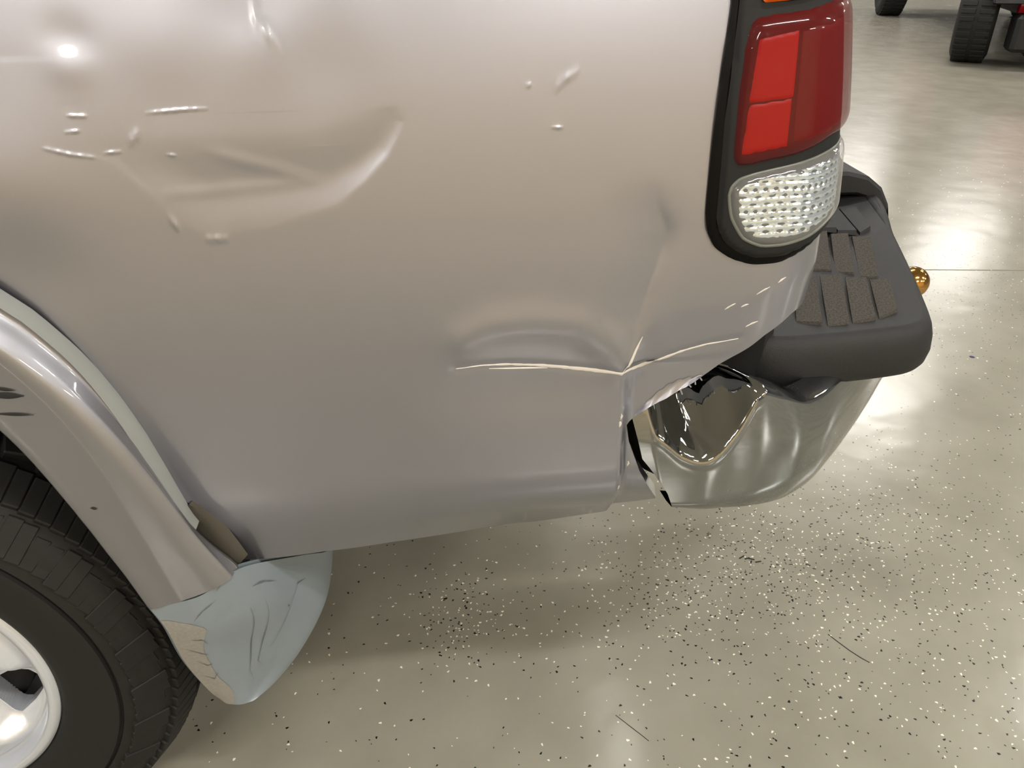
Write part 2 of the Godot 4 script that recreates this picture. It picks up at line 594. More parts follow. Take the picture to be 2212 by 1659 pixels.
# a ribbon lying on the body side along a line, tapering at its ends
func ribbon(line: PackedVector2Array, width: float, off: float, wob := 0.0) -> MB:
	var rows := []
	var total := 0.0
	for k in line.size() - 1:
		total += line[k].distance_to(line[k + 1])
	var n := maxi(6, int(total / 0.005))
	for i in n + 1:
		var want := total * i / n
		var k := 0
		while k < line.size() - 2 and want > line[k].distance_to(line[k + 1]):
			want -= line[k].distance_to(line[k + 1])
			k += 1
		var t := (line[k + 1] - line[k]).normalized()
		var p := line[k] + t * want
		var o := Vector2(-t.y, t.x)
		var w := width * (0.25 + 0.75 * sin(PI * clampf(float(i) / n, 0.02, 0.98))) * (1.0 + wob * rng.randf_range(-1, 1))
		var row := []
		for j in 5:
			var e := (j - 2) / 2.0
			var q := p + o * w * 0.5 * e
			row.append(side_point(q.x, q.y, off * (1.0 - e * e) + 0.0001))
		rows.append(row)
	var mb := MB.new()
	mb.grid(rows, Vector3(0, 0, 1))
	return mb

# ---------------------------------------------------------------- the scene
func _ready() -> void:
	rng.seed = 7
	# camera
	var cam := Camera3D.new()
	cam.name = "camera"
	cam.transform = Transform3D(Basis(Vector3(.9945473, -.0079594, .1039823), Vector3(.0599029, .8597834, -.5071334), Vector3(-.0853658, .510597, .855572)), Vector3(.75, 1.1944, .7496))
	cam.fov = 51.73
	cam.near = 0.02
	cam.far = 100.0
	add_child(cam)
	# environment
	var env := Environment.new()
	env.background_mode = Environment.BG_COLOR
	env.background_color = Color(0.05, 0.05, 0.05)
	env.ambient_light_source = Environment.AMBIENT_SOURCE_DISABLED
	env.tonemap_mode = Environment.TONE_MAPPER_LINEAR
	env.tonemap_exposure = 3.8
	env.sdfgi_enabled = true
	env.ssao_enabled = true
	env.ssil_enabled = true
	var we := WorldEnvironment.new()
	we.name = "environment"
	we.environment = env
	add_child(we)
	make_materials()
	room()
	truck()
	far_car()

const LAMP_ENERGY := 2.2

func room() -> void:
	var y0 := FLOOR_Y
	# floor: two poured slabs with an open joint between them
	var mb := MB.new()
	bevel_box(mb, Vector3(2, y0 - 0.06, -4.5), Vector3(19, 0.1, 24), 0.002)
	var fl := obj("floor", mb, mat.joint, self)
	tag(fl, "glossy grey-green epoxy shop floor sprinkled with black and white chips", "floor", "", "structure")
	var tilt := Basis(Vector3.UP, -0.139)
	for side in [0, 1]:
		var q := PackedVector2Array()
		# joint line runs through (2.85,-1.99) at a slope of 0.14
		var za := -1.99 + (-7.5 - 2.85) * 0.14
		var zb := -1.99 + (11.5 - 2.85) * 0.14
		var g := 0.003
		if side == 0:
			q = PackedVector2Array([Vector2(-7.5, za + g), Vector2(11.5, zb + g), Vector2(11.5, 7.5), Vector2(-7.5, 7.5)])
		else:
			q = PackedVector2Array([Vector2(-7.5, -16.5), Vector2(11.5, -16.5), Vector2(11.5, zb - g), Vector2(-7.5, za - g)])
		var sb := MB.new()
		prism(sb, q, func(p, d): return Vector3(p.x, d, p.y), y0 - 0.011, y0, 0.0015)
		obj("floor_slab", sb, mat.floor_epoxy, fl)
	chips(fl)
	floor_marks(fl)
	# walls and ceiling
	for w in [["wall_back", Vector3(2, 1.9, -16.6), Vector3(19.4, 4, 0.2)], ["wall_front", Vector3(2, 1.9, 7.6), Vector3(19.4, 4, 0.2)], ["wall_left", Vector3(-7.6, 1.9, -4.5), Vector3(0.2, 4, 24)], ["wall_right", Vector3(11.6, 1.9, -4.5), Vector3(0.2, 4, 24)]]:
		var wb := MB.new()
		bevel_box(wb, w[1], w[2], 0.002)
		var o := obj(w[0], wb, mat.shop_wall if w[0] == "wall_front" else mat.far_wall, self)
		tag(o, "plain warm painted workshop wall, " + {"wall_back": "behind the far red car", "wall_front": "behind the camera", "wall_left": "beyond the truck's nose", "wall_right": "off to the side of the far red car"}[w[0]], "wall", "", "structure")
	var cb := MB.new()
	bevel_box(cb, Vector3(2, 3.95, -4.5), Vector3(19.4, 0.2, 24.4), 0.002)
	tag(obj("ceiling", cb, mat.shop_ceiling, self), "flat off-white workshop ceiling with rows of strip lamps", "ceiling", "", "structure")
	# strip lamps
	var k := 0
	for x in [-5.0, -1.5, 2.0, 5.5, 9.0]:
		for z in [5.0, 1.5, -2.5, -6.5, -10.5, -14.0]:
			strip_lamp(Vector3(x, 3.6, z))

var lamp0: Node3D
func strip_lamp(at: Vector3) -> void:
	var t: Node3D
	if lamp0 == null:
		t = base("ceiling_lamp", at)
		var b := MB.new()
		bevel_box(b, Vector3(0, 0.06, 0), Vector3(1.3, 0.06, 0.20), 0.01)
		bevel_box(b, Vector3(0, 0.17, 0), Vector3(0.06, 0.17, 0.06), 0.004)
		obj("housing", b, mat.lamp_body, t)
		for s in [-1, 1]:
			var g := MB.new()
			lathe(g, [Vector2(0.0, -0.6), Vector2(0.016, -0.598), Vector2(0.019, -0.59), Vector2(0.019, 0.59), Vector2(0.016, 0.598), Vector2(0.0, 0.6)], Vector3(0, 0.01, 0.05 * s), Vector3(1, 0, 0), 12)
			obj("tube", g, mat.lamp_glow, t)
		lamp0 = t
	else:
		t = lamp0.duplicate()
		t.name = "ceiling_lamp_%03d" % get_child_count()
		add_child(t)
		t.position = at
	var nth := ["first", "second", "third", "fourth", "fifth", "sixth"]
	tag(t, "twin-tube ceiling strip lamp, %s row from the left wall, %s from the front wall" % [nth[int(round((at.x + 5.0) / 3.5))], nth[[5.0, 1.5, -2.5, -6.5, -10.5, -14.0].find(at.z)]], "lamp", "strip lamps on the workshop ceiling")
	var l := AreaLight3D.new()
	l.name = "lamp_light"
	l.area_size = Vector2(1.2, 0.14)
	l.area_normalize_energy = true
	l.light_color = Color(1.0, 0.965, 0.905) if at.z > 4.0 else Color(1.0, 0.985, 0.965)
	l.light_energy = LAMP_ENERGY * (1.6 if at.z > 4.0 else ((0.2 if at.x < 0.0 else (0.75 if at.x < 3.0 else 1.1)) if at.z > 0.0 else (0.42 if at.z > -4.0 else 0.85)))
	l.area_range = 30.0
	l.area_attenuation = 2.0
	l.shadow_enabled = true
	l.rotation = Vector3(-PI / 2, 0, 0)
	l.position = at + Vector3(0, -0.03, 0)
	add_child(l, true)

func floor_marks(parent: Node) -> void:
	var sc := MB.new()
	tube(sc, [Vector3(1.478, FLOOR_Y, -.278), Vector3(1.485, FLOOR_Y + .0003, -.264), Vector3(1.501, FLOOR_Y + .0004, -.235), Vector3(1.515, FLOOR_Y + .0003, -.215), Vector3(1.526, FLOOR_Y, -.203)], 0.0009, 6)
	obj("floor_scratch", sc, mat.scuff, parent)
	var sd := MB.new()
	tube(sd, [Vector3(1.02, FLOOR_Y, -.143), Vector3(1.04, FLOOR_Y + .0003, -.118), Vector3(1.055, FLOOR_Y + .0003, -.10), Vector3(1.066, FLOOR_Y, -.086)], 0.0007, 6)
	obj("floor_scratch", sd, mat.scuff, parent)
	for q in [[1.385, -.508, .5, .016], [1.396, -.503, .2, .012], [1.404, -.500, -.4, .014], [1.416, -.490, .1, .014], [1.400, -.491, 1.0, .009]]:
		var b := MB.new()
		bevel_box(b, Vector3(q[0], FLOOR_Y + .001, q[1]), Vector3(q[3], .002, .003), 0.0008, Basis(Vector3.UP, q[2]))
		obj("rubber_crumb", b, mat.rubber, parent)
	var dm := MB.new()
	lathe(dm, [Vector2(0, .0015), Vector2(.006, .001), Vector2(.0085, .0)], Vector3(2.44, FLOOR_Y, -1.315), Vector3.UP, 14)
	obj("blue_spot", dm, mat.blue_spot, parent)

func chips(parent: Node) -> void:
	var shape := func(m: Material) -> ArrayMesh:
		var b := MB.new()
		var top := []
		for a in [[0, 1.0], [62, .8], [118, 1.05], [175, .75], [228, 1.1], [300, .7]]:
			var r := deg_to_rad(a[0])
			top.append(Vector3(cos(r) * a[1], 0, sin(r) * a[1] * 0.8))
		for i in 6:
			var p: Vector3 = top[i]
			var q: Vector3 = top[(i + 1) % 6]
			b.flat(Vector3(0, 1, 0), p * 0.9 + Vector3(0, 1, 0), q * 0.9 + Vector3(0, 1, 0), Vector3.UP)
			b.quad(p * 0.9 + Vector3(0, 1, 0), q * 0.9 + Vector3(0, 1, 0), q, p, p + q)
		var am := b.mesh()
		am.surface_set_material(0, m)
		return am
	# x, z, radius, extra chips per square metre
	var thick := [[0.76, -0.41, 0.10, 3200.0], [1.2, -0.43, 0.16, 2300.0], [1.45, -0.5, 0.16, 2300.0], [1.05, -0.30, 0.05, 900.0], [1.7, -0.55, 0.3, 900.0]]
	for kind in 2:
		var spots := []
		var dens := 700.0 if kind == 0 else 900.0
		for n in 90000:
			var z := rng.randf_range(-3.4, 0.55)
			var x := rng.randf_range(-0.3, 4.4)
			if x > 2.2 - z * 0.9 or x < -0.1 - z * 0.3:
				continue
			var want := dens * (1.0 if z > -1.2 else maxf(0.25, 1.0 + (z + 1.2) * 0.5))
			want *= 0.75 + 0.5 * sin(x * 3.1 + z * 1.7) * sin(z * 2.3 - x)
			for t in thick:
				var d: float = Vector2(x - t[0], z - t[1]).length() / t[2]
				want += t[3] * exp(-d * d)
			# 90000 tries over 4.7 x 3.95 m are 4850 a square metre
			if rng.randf() * 4850.0 < want:
				spots.append(Vector2(x, z))
		var mm := MultiMesh.new()
		mm.transform_format = MultiMesh.TRANSFORM_3D
		mm.mesh = shape.call(mat.chip_white if kind == 0 else mat.chip_black)
		mm.instance_count = spots.size()
		for i in spots.size():
			var r := rng.randf_range(0.0014, 0.0038)
			var e := rng.randf_range(0.55, 1.0)
			var bs := Basis(Vector3.UP, rng.randf() * TAU) * Basis.from_scale(Vector3(r, 0.00025, r * e))
			mm.set_instance_transform(i, Transform3D(bs, Vector3(spots[i].x, FLOOR_Y, spots[i].y)))
		var o := MultiMeshInstance3D.new()
		o.name = "white_chips" if kind == 0 else "black_chips"
		o.multimesh = mm
		o.set_meta("kind", "stuff")
		parent.add_child(o, true)

# ---------------------------------------------------------------- the truck
func truck() -> void:
	var t := base("pickup_truck", Vector3.ZERO)
	tag(t, "silver pickup truck with dented rear quarter panel and crumpled chrome bumper", "truck")
	bed_side(t)
	flare(t)
	mud_flap(t)
	wheel(t)
	tail_lamp(t)
	bumper(t)
	hull(t)

func bed_side(t: Node3D) -> void:
	var outline := PackedVector2Array([Vector2(.485, .512), Vector2(.491, .506), Vector2(.514, .505), Vector2(.588, .506), Vector2(.672, .498), Vector2(.764, .482), Vector2(.86, .478), Vector2(.95, .503), Vector2(.985, .512), Vector2(1.022, .524), Vector2(.983, .603), Vector2(.966, .650), Vector2(.961, .676), Vector2(.970, .683), Vector2(.983, .695), Vector2(1.024, .721), Vector2(1.044, .735), Vector2(1.063, .751), Vector2(1.093, .77), Vector2(1.112, .786), Vector2(1.149, .806), Vector2(1.194, .813), Vector2(1.24, .82), Vector2(1.34, .825), Vector2(1.34, 1.235), Vector2(-.60, 1.235), Vector2(-.60, .45), Vector2(-.49, .45)])
	for e in [[150, .50], [135, .555], [120, .585], [105, .59], [90, .595], [75, .595], [62, .595], [55, .585], [45, .55], [36, .512]]:
		outline.append(Vector2(e[1] * cos(deg_to_rad(e[0])), .345 + e[1] * sin(deg_to_rad(e[0]))))
	outline.append_array(PackedVector2Array([Vector2(.448, .615), Vector2(.458, .598), Vector2(.468, .571), Vector2(.476, .545), Vector2(.484, .522)]))
	var ss := arange(-0.62, 0.24, 0.03)
	ss.append_array(arange(0.24, 0.36, 0.0045))
	ss.append_array(arange(0.36, 0.66, 0.0025))
	ss.append_array(arange(0.66, 0.84, 0.0036))
	ss.append_array(arange(0.84, 1.0, 0.003))
	ss.append_array(arange(1.0, 1.36, 0.0045))
	var ys := arange(0.44, 0.91, 0.0042)
	ys.append_array(arange(0.91, 0.99, 0.0025))
	ys.append_array(arange(0.99, 1.003, 0.002))
	ys.append_array(arange(1.003, 1.021, 0.0008))
	ys.append_array(arange(1.021, 1.025, 0.002))
	ys.append_array(arange(1.025, 1.032, 0.0008))
	ys.append_array(arange(1.032, 1.038, 0.002))
	ys.append_array(arange(1.038, 1.0475, 0.0008))
	ys.append_array(arange(1.0475, 1.07, 0.0018))
	ys.append_array(arange(1.07, 1.14, 0.0025))
	ys.append_array(arange(1.14, 1.25, 0.008))
	var mb := patch(outline, 0.0, func(s, y, _d): return side_point(s, y), 0.018, ss, ys)
	var p := obj("bed_side", mb, mat.silver_paint, t)
	p.set_meta("label", "dented silver bed side panel with a long scratch and a torn rear corner")
	# bare scratches
	obj("scratch", ribbon(scratch_line, 0.0042, 0.0006, 0.25), mat.scratch, p)
	obj("scratch", ribbon(PackedVector2Array([Vector2(.80, .7665), Vector2(.83, .7645), Vector2(.865, .762)]), 0.002, 0.0005), mat.scratch, p)
	obj("scratch", ribbon(PackedVector2Array([Vector2(.95, .752), Vector2(.957, .764), Vector2(.962, .778), Vector2(.969, .796)]), 0.003, 0.0005, 0.3), mat.scratch, p)
	for q in [[1.057, .824, 1.068, .831], [1.075, .826, 1.083, .829], [1.085, .80, 1.098, .806], [1.09, .84, 1.104, .848], [1.113, .852, 1.122, .857]]:
		obj("scratch", ribbon(PackedVector2Array([Vector2(q[0], q[1]), Vector2((q[0] + q[2]) / 2, (q[1] + q[3]) / 2 + .0005), Vector2(q[2], q[3])]), 0.0022, 0.0005, 0.3), mat.scratch, p)
	for q in [[.951, .694], [.950, .684], [.956, .585], [.967, .617]]:
		obj("paint_chip", ribbon(PackedVector2Array([Vector2(q[0], q[1] + .004), Vector2(q[0] + .001, q[1]), Vector2(q[0], q[1] - .004)]), 0.003, 0.0008, 0.4), mat.scratch, p)
	# the torn, folded lip over the bumper
	var rows := []
	var lip := [[.972, .687], [.985, .698], [1.0, .708], [1.015, .718], [1.03, .727], [1.045, .737]]
	for k in lip.size() * 4 - 3:
		var f := k / 4.0
		var a: int = mini(int(f), lip.size() - 2)
		var s := lerpf(lip[a][0], lip[a + 1][0], f - a)
		var y := lerpf(lip[a][1], lip[a + 1][1], f - a)
		var w := 0.018 * sin(PI * clampf(k / 20.0, 0.05, 0.95)) + 0.002 * sin(k * 2.1)
		var row := []
		for j in 7:
			var e := j / 6.0
			row.append(side_point(s - e * 0.003, y + w * (0.9 - e) * 0.9, 0.0005 + 0.004 * e * e + 0.0006 * sin(e * 5 + k * 0.9) * e))
		rows.append(row)
	var tm := MB.new()
	tm.grid(rows, Vector3(0, 0, 1))
	obj("torn_lip", tm, mat.silver_paint, p)
	for q in [[1.022, .722, .008, .4], [1.031, .729, .006, .7], [1.037, .732, .005, .2], [1.043, .737, .005, .6]]:
		var c := side_point(q[0], q[1], 0.003)
		var sb := MB.new()
		bevel_box(sb, c - Vector3(0, q[2] * 0.5, 0), Vector3(0.0018, q[2], 0.0012), 0.0004, Basis(Vector3(0, 0, 1), q[3]))
		obj("metal_shred", sb, mat.torn_metal, p)

const ARCH := Vector2(0.0, 0.355)
var c0 := [[16, .516], [20, .516], [24, .514], [28, .513], [32, .523], [36, .538], [40, .556], [45, .579], [50, .601], [55, .620], [65, .643], [78, .652], [90, .655]]
var c1 := [[16, .527], [20, .522], [24, .514], [28, .512], [32, .519], [36, .532], [40, .548], [45, .572], [50, .596], [55, .615], [65, .638], [78, .647], [90, .650]]
var c2 := [[16, .516], [20, .517], [24, .517], [28, .52], [32, .528], [36, .538], [40, .55], [45, .566], [50, .583], [55, .599], [65, .620], [78, .628], [90, .630]]
var c3 := [[16, .451], [20, .453], [24, .46], [28, .469], [32, .48], [36, .494], [40, .511], [45, .533], [50, .556], [55, .577], [65, .600], [78, .610], [90, .612]]
var c4 := [[16, .412], [20, .411], [24, .415], [28, .421], [32, .428], [36, .438], [40, .45], [45, .468], [50, .489], [55, .510], [65, .535], [78, .548], [90, .552]]

func arch_point(tab: Array, a: float, z: float, dr := 0.0) -> Vector3:
	var m := a if a <= 90.0 else 180.0 - a
	var r := curve(tab, m) + dr
	return Vector3(ARCH.x + r * cos(deg_to_rad(a)), ARCH.y + r * sin(deg_to_rad(a)), z)

func flare(t: Node3D) -> void:
	var n := 110
	var strip := []
	var main := []
	var inner := []
	var wall0 := []
	var wall1 := []
	for i in n + 1:
		var a := 19.3 + (180.0 - 38.6) * i / n
		var m := minf(a, 180.0 - a)
		var p0 := arch_point(c0, a, 0.006)
		var p1 := arch_point(c1, a, 0.020)
		var p2 := arch_point(c2, a, 0.035)
		var p3 := arch_point(c3, a, 0.045)
		var p4 := arch_point(c4, a, 0.040)
		# the strip narrows and turns under at its lower end
		var close := smoothstep(25.0, 29.0, m)
		p0 = p1.lerp(p0, close) + Vector3(0, 0, -0.012) * (1.0 - close)
		if m > 26.2:
			strip.append([p0 + Vector3(0, 0, -0.006), p0, p0.lerp(p1, 0.5), p1])
		else:
			(wall0 if a < 90.0 else wall1).append([p1, p1 + Vector3(-0.002, -0.001, -0.006), p1 + Vector3(-0.008, -0.003, -0.012)])
		var key := [p1, p1.lerp(p2, 0.35) + Vector3(0, 0, -0.005), p1.lerp(p2, 0.75) + Vector3(0, 0, -0.001), p2 + Vector3(0, 0, 0.001), p2.lerp(p3, 0.25) + Vector3(0, 0, 0.005), p2.lerp(p3, 0.55) + Vector3(0, 0, 0.004), p3.lerp(p2, 0.12) + Vector3(0, 0, 0.001), p3, p3.lerp(p4, 0.35) + Vector3(0, 0, 0.000), p3.lerp(p4, 0.8) + Vector3(0, 0, 0.001), p4 + Vector3(0, 0, -0.001), p4 + Vector3(0, 0, -0.005)]
		var row := []
		for k in key.size() - 1:
			for j in 3:
				var q0: Vector3 = key[maxi(k - 1, 0)]
				var q3: Vector3 = key[mini(k + 2, key.size() - 1)]
				row.append((key[k] as Vector3).cubic_interpolate(key[k + 1], q0, q3, j / 3.0))
		row.append(key[-1])
		main.append(row)
		inner.append([key[-1], key[-1] + Vector3(0, 0, -0.03), key[-1] + Vector3(0, 0, -0.06)])
	var mb := MB.new()
	mb.grid(main, Vector3(0, 0.2, 1))
	mb.grid(inner, Vector3(0, -1, 0))
	mb.grid(wall0, Vector3(1, 0.3, 0))
	mb.grid(wall1, Vector3(-1, 0.3, 0))
	var f := obj("fender_flare", mb, mat.flare_paint, t)
	var sb := MB.new()
	sb.grid(strip, Vector3(0, 1, 0.2))
	obj("edge_strip", sb, mat.trim_grey, f)
	# bare strip of the flare's mounting showing where it has come loose
	var ol := MB.new()
	var rows := []
	for q in [[.4495, .613, .4505, .614], [.452, .602, .457, .607], [.458, .585, .466, .590], [.467, .560, .476, .566], [.474, .535, .485, .541], [.480, .512, .492, .520]]:
		rows.append([Vector3(q[0] - 0.012, q[1] - 0.008, 0.0), Vector3(q[0], q[1], 0.002), Vector3(q[2], q[3], 0.003), Vector3(q[2] + 0.008, q[3] + 0.006, -0.004)])
	ol.grid(rows, Vector3(0, 0, 1))
	obj("loose_mount", ol, mat.olive, f)
	# dark rubs
	for q in [[[.305, .796], [.325, .7945], [.342, .7935]], [[.312, .8045], [.324, .802], [.336, .800]], [[.305, .774], [.325, .7725], [.344, .771]], [[.3645, .6495], [.368, .649], [.3715, .648]]]:
		var line := []
		for e in q: line.append(Vector3(e[0], e[1], 0.0))
		for k in line.size():
			line[k].z = flare_z(line[k].x, line[k].y)
		var rb := MB.new()
		var rr := []
		for k in 13:
			var f2: float = k / 12.0 * (line.size() - 1)
			var a: int = mini(int(f2), line.size() - 2)
			var c: Vector3 = (line[a] as Vector3).lerp(line[a + 1], f2 - a)
			var w := 0.0035 * sin(PI * clampf(k / 12.0, 0.04, 0.96)) * (0.5 if q[0][1] != .796 else 1.0)
			rr.append([c + Vector3(0, w, 0), c + Vector3(0, 0, 0.0006), c - Vector3(0, w, 0)])
		rb.grid(rr, Vector3(0, 0, 1))
		obj("rub_mark", rb, mat.scuff, f)

func flare_z(x: float, y: float) -> float:
	var d := Vector2(x, y) - ARCH
	var a := rad_to_deg(d.angle())
	var r := d.length()
	var r3 := curve(c3, a)
	var r4 := curve(c4, a)
	if r > r3:
		return 0.0475
	return lerpf(0.0415, 0.0457, clampf((r - r4) / (r3 - r4), 0, 1))

func mud_flap(t: Node3D) -> void:
	var ctrl := [
		[Vector3(.388, .490, .038), Vector3(.420, .5015, .0435), Vector3(.456, .513, .044), Vector3(.496, .526, .019), Vector3(.542, .445, -.085), Vector3(.570, .395, -.15), Vector3(.570, .398, -.20)],
		[Vector3(.400, .455, .040), Vector3(.428, .458, .043), Vector3(.455, .461, .040), Vector3(.505, .440, .004), Vector3(.530, .390, -.05), Vector3(.556, .330, -.11), Vector3(.560, .330, -.16)],
		[Vector3(.404, .385, .030), Vector3(.425, .391, .032), Vector3(.444, .398, .028), Vector3(.482, .370, -.004), Vector3(.505, .325, -.035), Vector3(.525, .286, -.07), Vector3(.528, .288, -.12)],
		[Vector3(.415, .313, .015), Vector3(.427, .320, .016), Vector3(.439, .326, .013), Vector3(.462, .308, -.006), Vector3(.476, .280, -.025), Vector3(.488, .255, -.04), Vector3(.490, .258, -.08)],
		[Vector3(.421, .280, .004), Vector3(.427, .268, .003), Vector3(.434, .261, .0), Vector3(.443, .2555, -.003), Vector3(.453, .2535, -.007), Vector3(.464, .2545, -.013), Vector3(.470, .258, -.04)]]
	var across := func(row: Array, v: float) -> Vector3:
		var f := v * (row.size() - 1)
		var k := mini(int(f), row.size() - 2)
		return (row[k] as Vector3).cubic_interpolate(row[k + 1], row[maxi(k - 1, 0)], row[mini(k + 2, row.size() - 1)], f - k)
	var at := func(u: float, v: float) -> Vector3:
		var col := []
		for r in ctrl: col.append(across.call(r, v))
		return across.call(col, u)
	var rows := []
	var back := []
	for i in 41:
		var row := []
		var rb := []
		for j in 61:
			var p: Vector3 = at.call(i / 40.0, j / 60.0)
			row.append(p)
			rb.append(p + Vector3(-0.006, 0.0, -0.006))
		rows.append(row)
		back.append(rb)
	var mb := MB.new()
	mb.grid(rows, Vector3(0.5, 0, 0.6))
	mb.grid(back, Vector3(-0.5, 0, -0.6))
	for j in 60:
		mb.quad(rows[40][j], rows[40][j + 1], back[40][j + 1], back[40][j], Vector3(0, -1, 0))
	for i in 40:
		mb.quad(rows[i][0], rows[i + 1][0], back[i + 1][0], back[i][0], Vector3(-1, 0, 0))
		mb.quad(rows[i][60], rows[i + 1][60], back[i + 1][60], back[i][60], Vector3(0.3, 0, -1))
	var f := obj("mud_flap", mb, mat.flap_paint, t)
	f.set_meta("label", "scuffed pale grey mud flap hanging behind the wheel")
	# paint worn to a dull beige where the wheel throws stones
	var worn := []
	for i in 31:
		var u := lerpf(0.16, 0.985, i / 30.0)
		var row := []
		var edge := 0.27 + 0.03 * sin(u * 9.0) + 0.012 * sin(u * 23.0 + 1.0) + 0.10 * smoothstep(0.6, 1.0, u)
		edge *= smoothstep(0.10, 0.30, u)
		for j in 15:
			row.append(at.call(u, lerpf(0.004, maxf(edge, 0.01), j / 14.0)) + Vector3(0.0002, 0, 0.0005))
		worn.append(row)
	var wm := MB.new()
	wm.grid(worn, Vector3(0.1, 0, 1))
	obj("worn_patch", wm, mat.worn, f)
	# scuffs, along (down, across)
	var lines := [[[.22, .46], [.45, .475], [.7, .50], [.78, .56]], [[.20, .52], [.42, .53], [.62, .54], [.66, .60]], [[.13, .70], [.15, .665], [.30, .635], [.46, .60], [.50, .585]], [[.24, .63], [.25, .635], [.26, .63]], [[.12, .50], [.11, .54], [.12, .58]], [[.20, .22], [.14, .30], [.10, .37]], [[.05, .38], [.02, .42], [.0, .47]], [[.5, .12], [.56, .2], [.58, .28]], [[.4, .08], [.46, .2], [.5, .27]], [[.62, .1], [.68, .2], [.66, .3]], [[.34, .14], [.36, .24], [.42, .30]]]
	for q in lines:
		var n := 24
		var rr := []
		for k in n + 1:
			var f2: float = float(k) / n * (q.size() - 1)
			var a := mini(int(f2), q.size() - 2)
			var u := lerpf(q[a][0], q[a + 1][0], f2 - a)
			var v := lerpf(q[a][1], q[a + 1][1], f2 - a)
			var w := 0.0024 * (0.5 + 0.5 * absf(sin(k * 0.35 + q[0][1] * 9))) * sin(PI * clampf(float(k) / n, 0.06, 0.94))
			var u2 := q[1][0] - q[0][0] as float
			var row := []
			for j in 3:
				var e := (j - 1) * w
				var p: Vector3 = at.call(u + (e * 2.0 if absf(q[1][1] - q[0][1]) > absf(u2) else 0.0), v + (e if absf(q[1][1] - q[0][1]) <= absf(u2) else 0.0))
				row.append(p + Vector3(0.0009, 0, 0.0009))
			rr.append(row)
		var sb := MB.new()
		sb.grid(rr, Vector3(0.5, 0, 0.5))
		obj("scuff_mark", sb, mat.scuff_light, f)

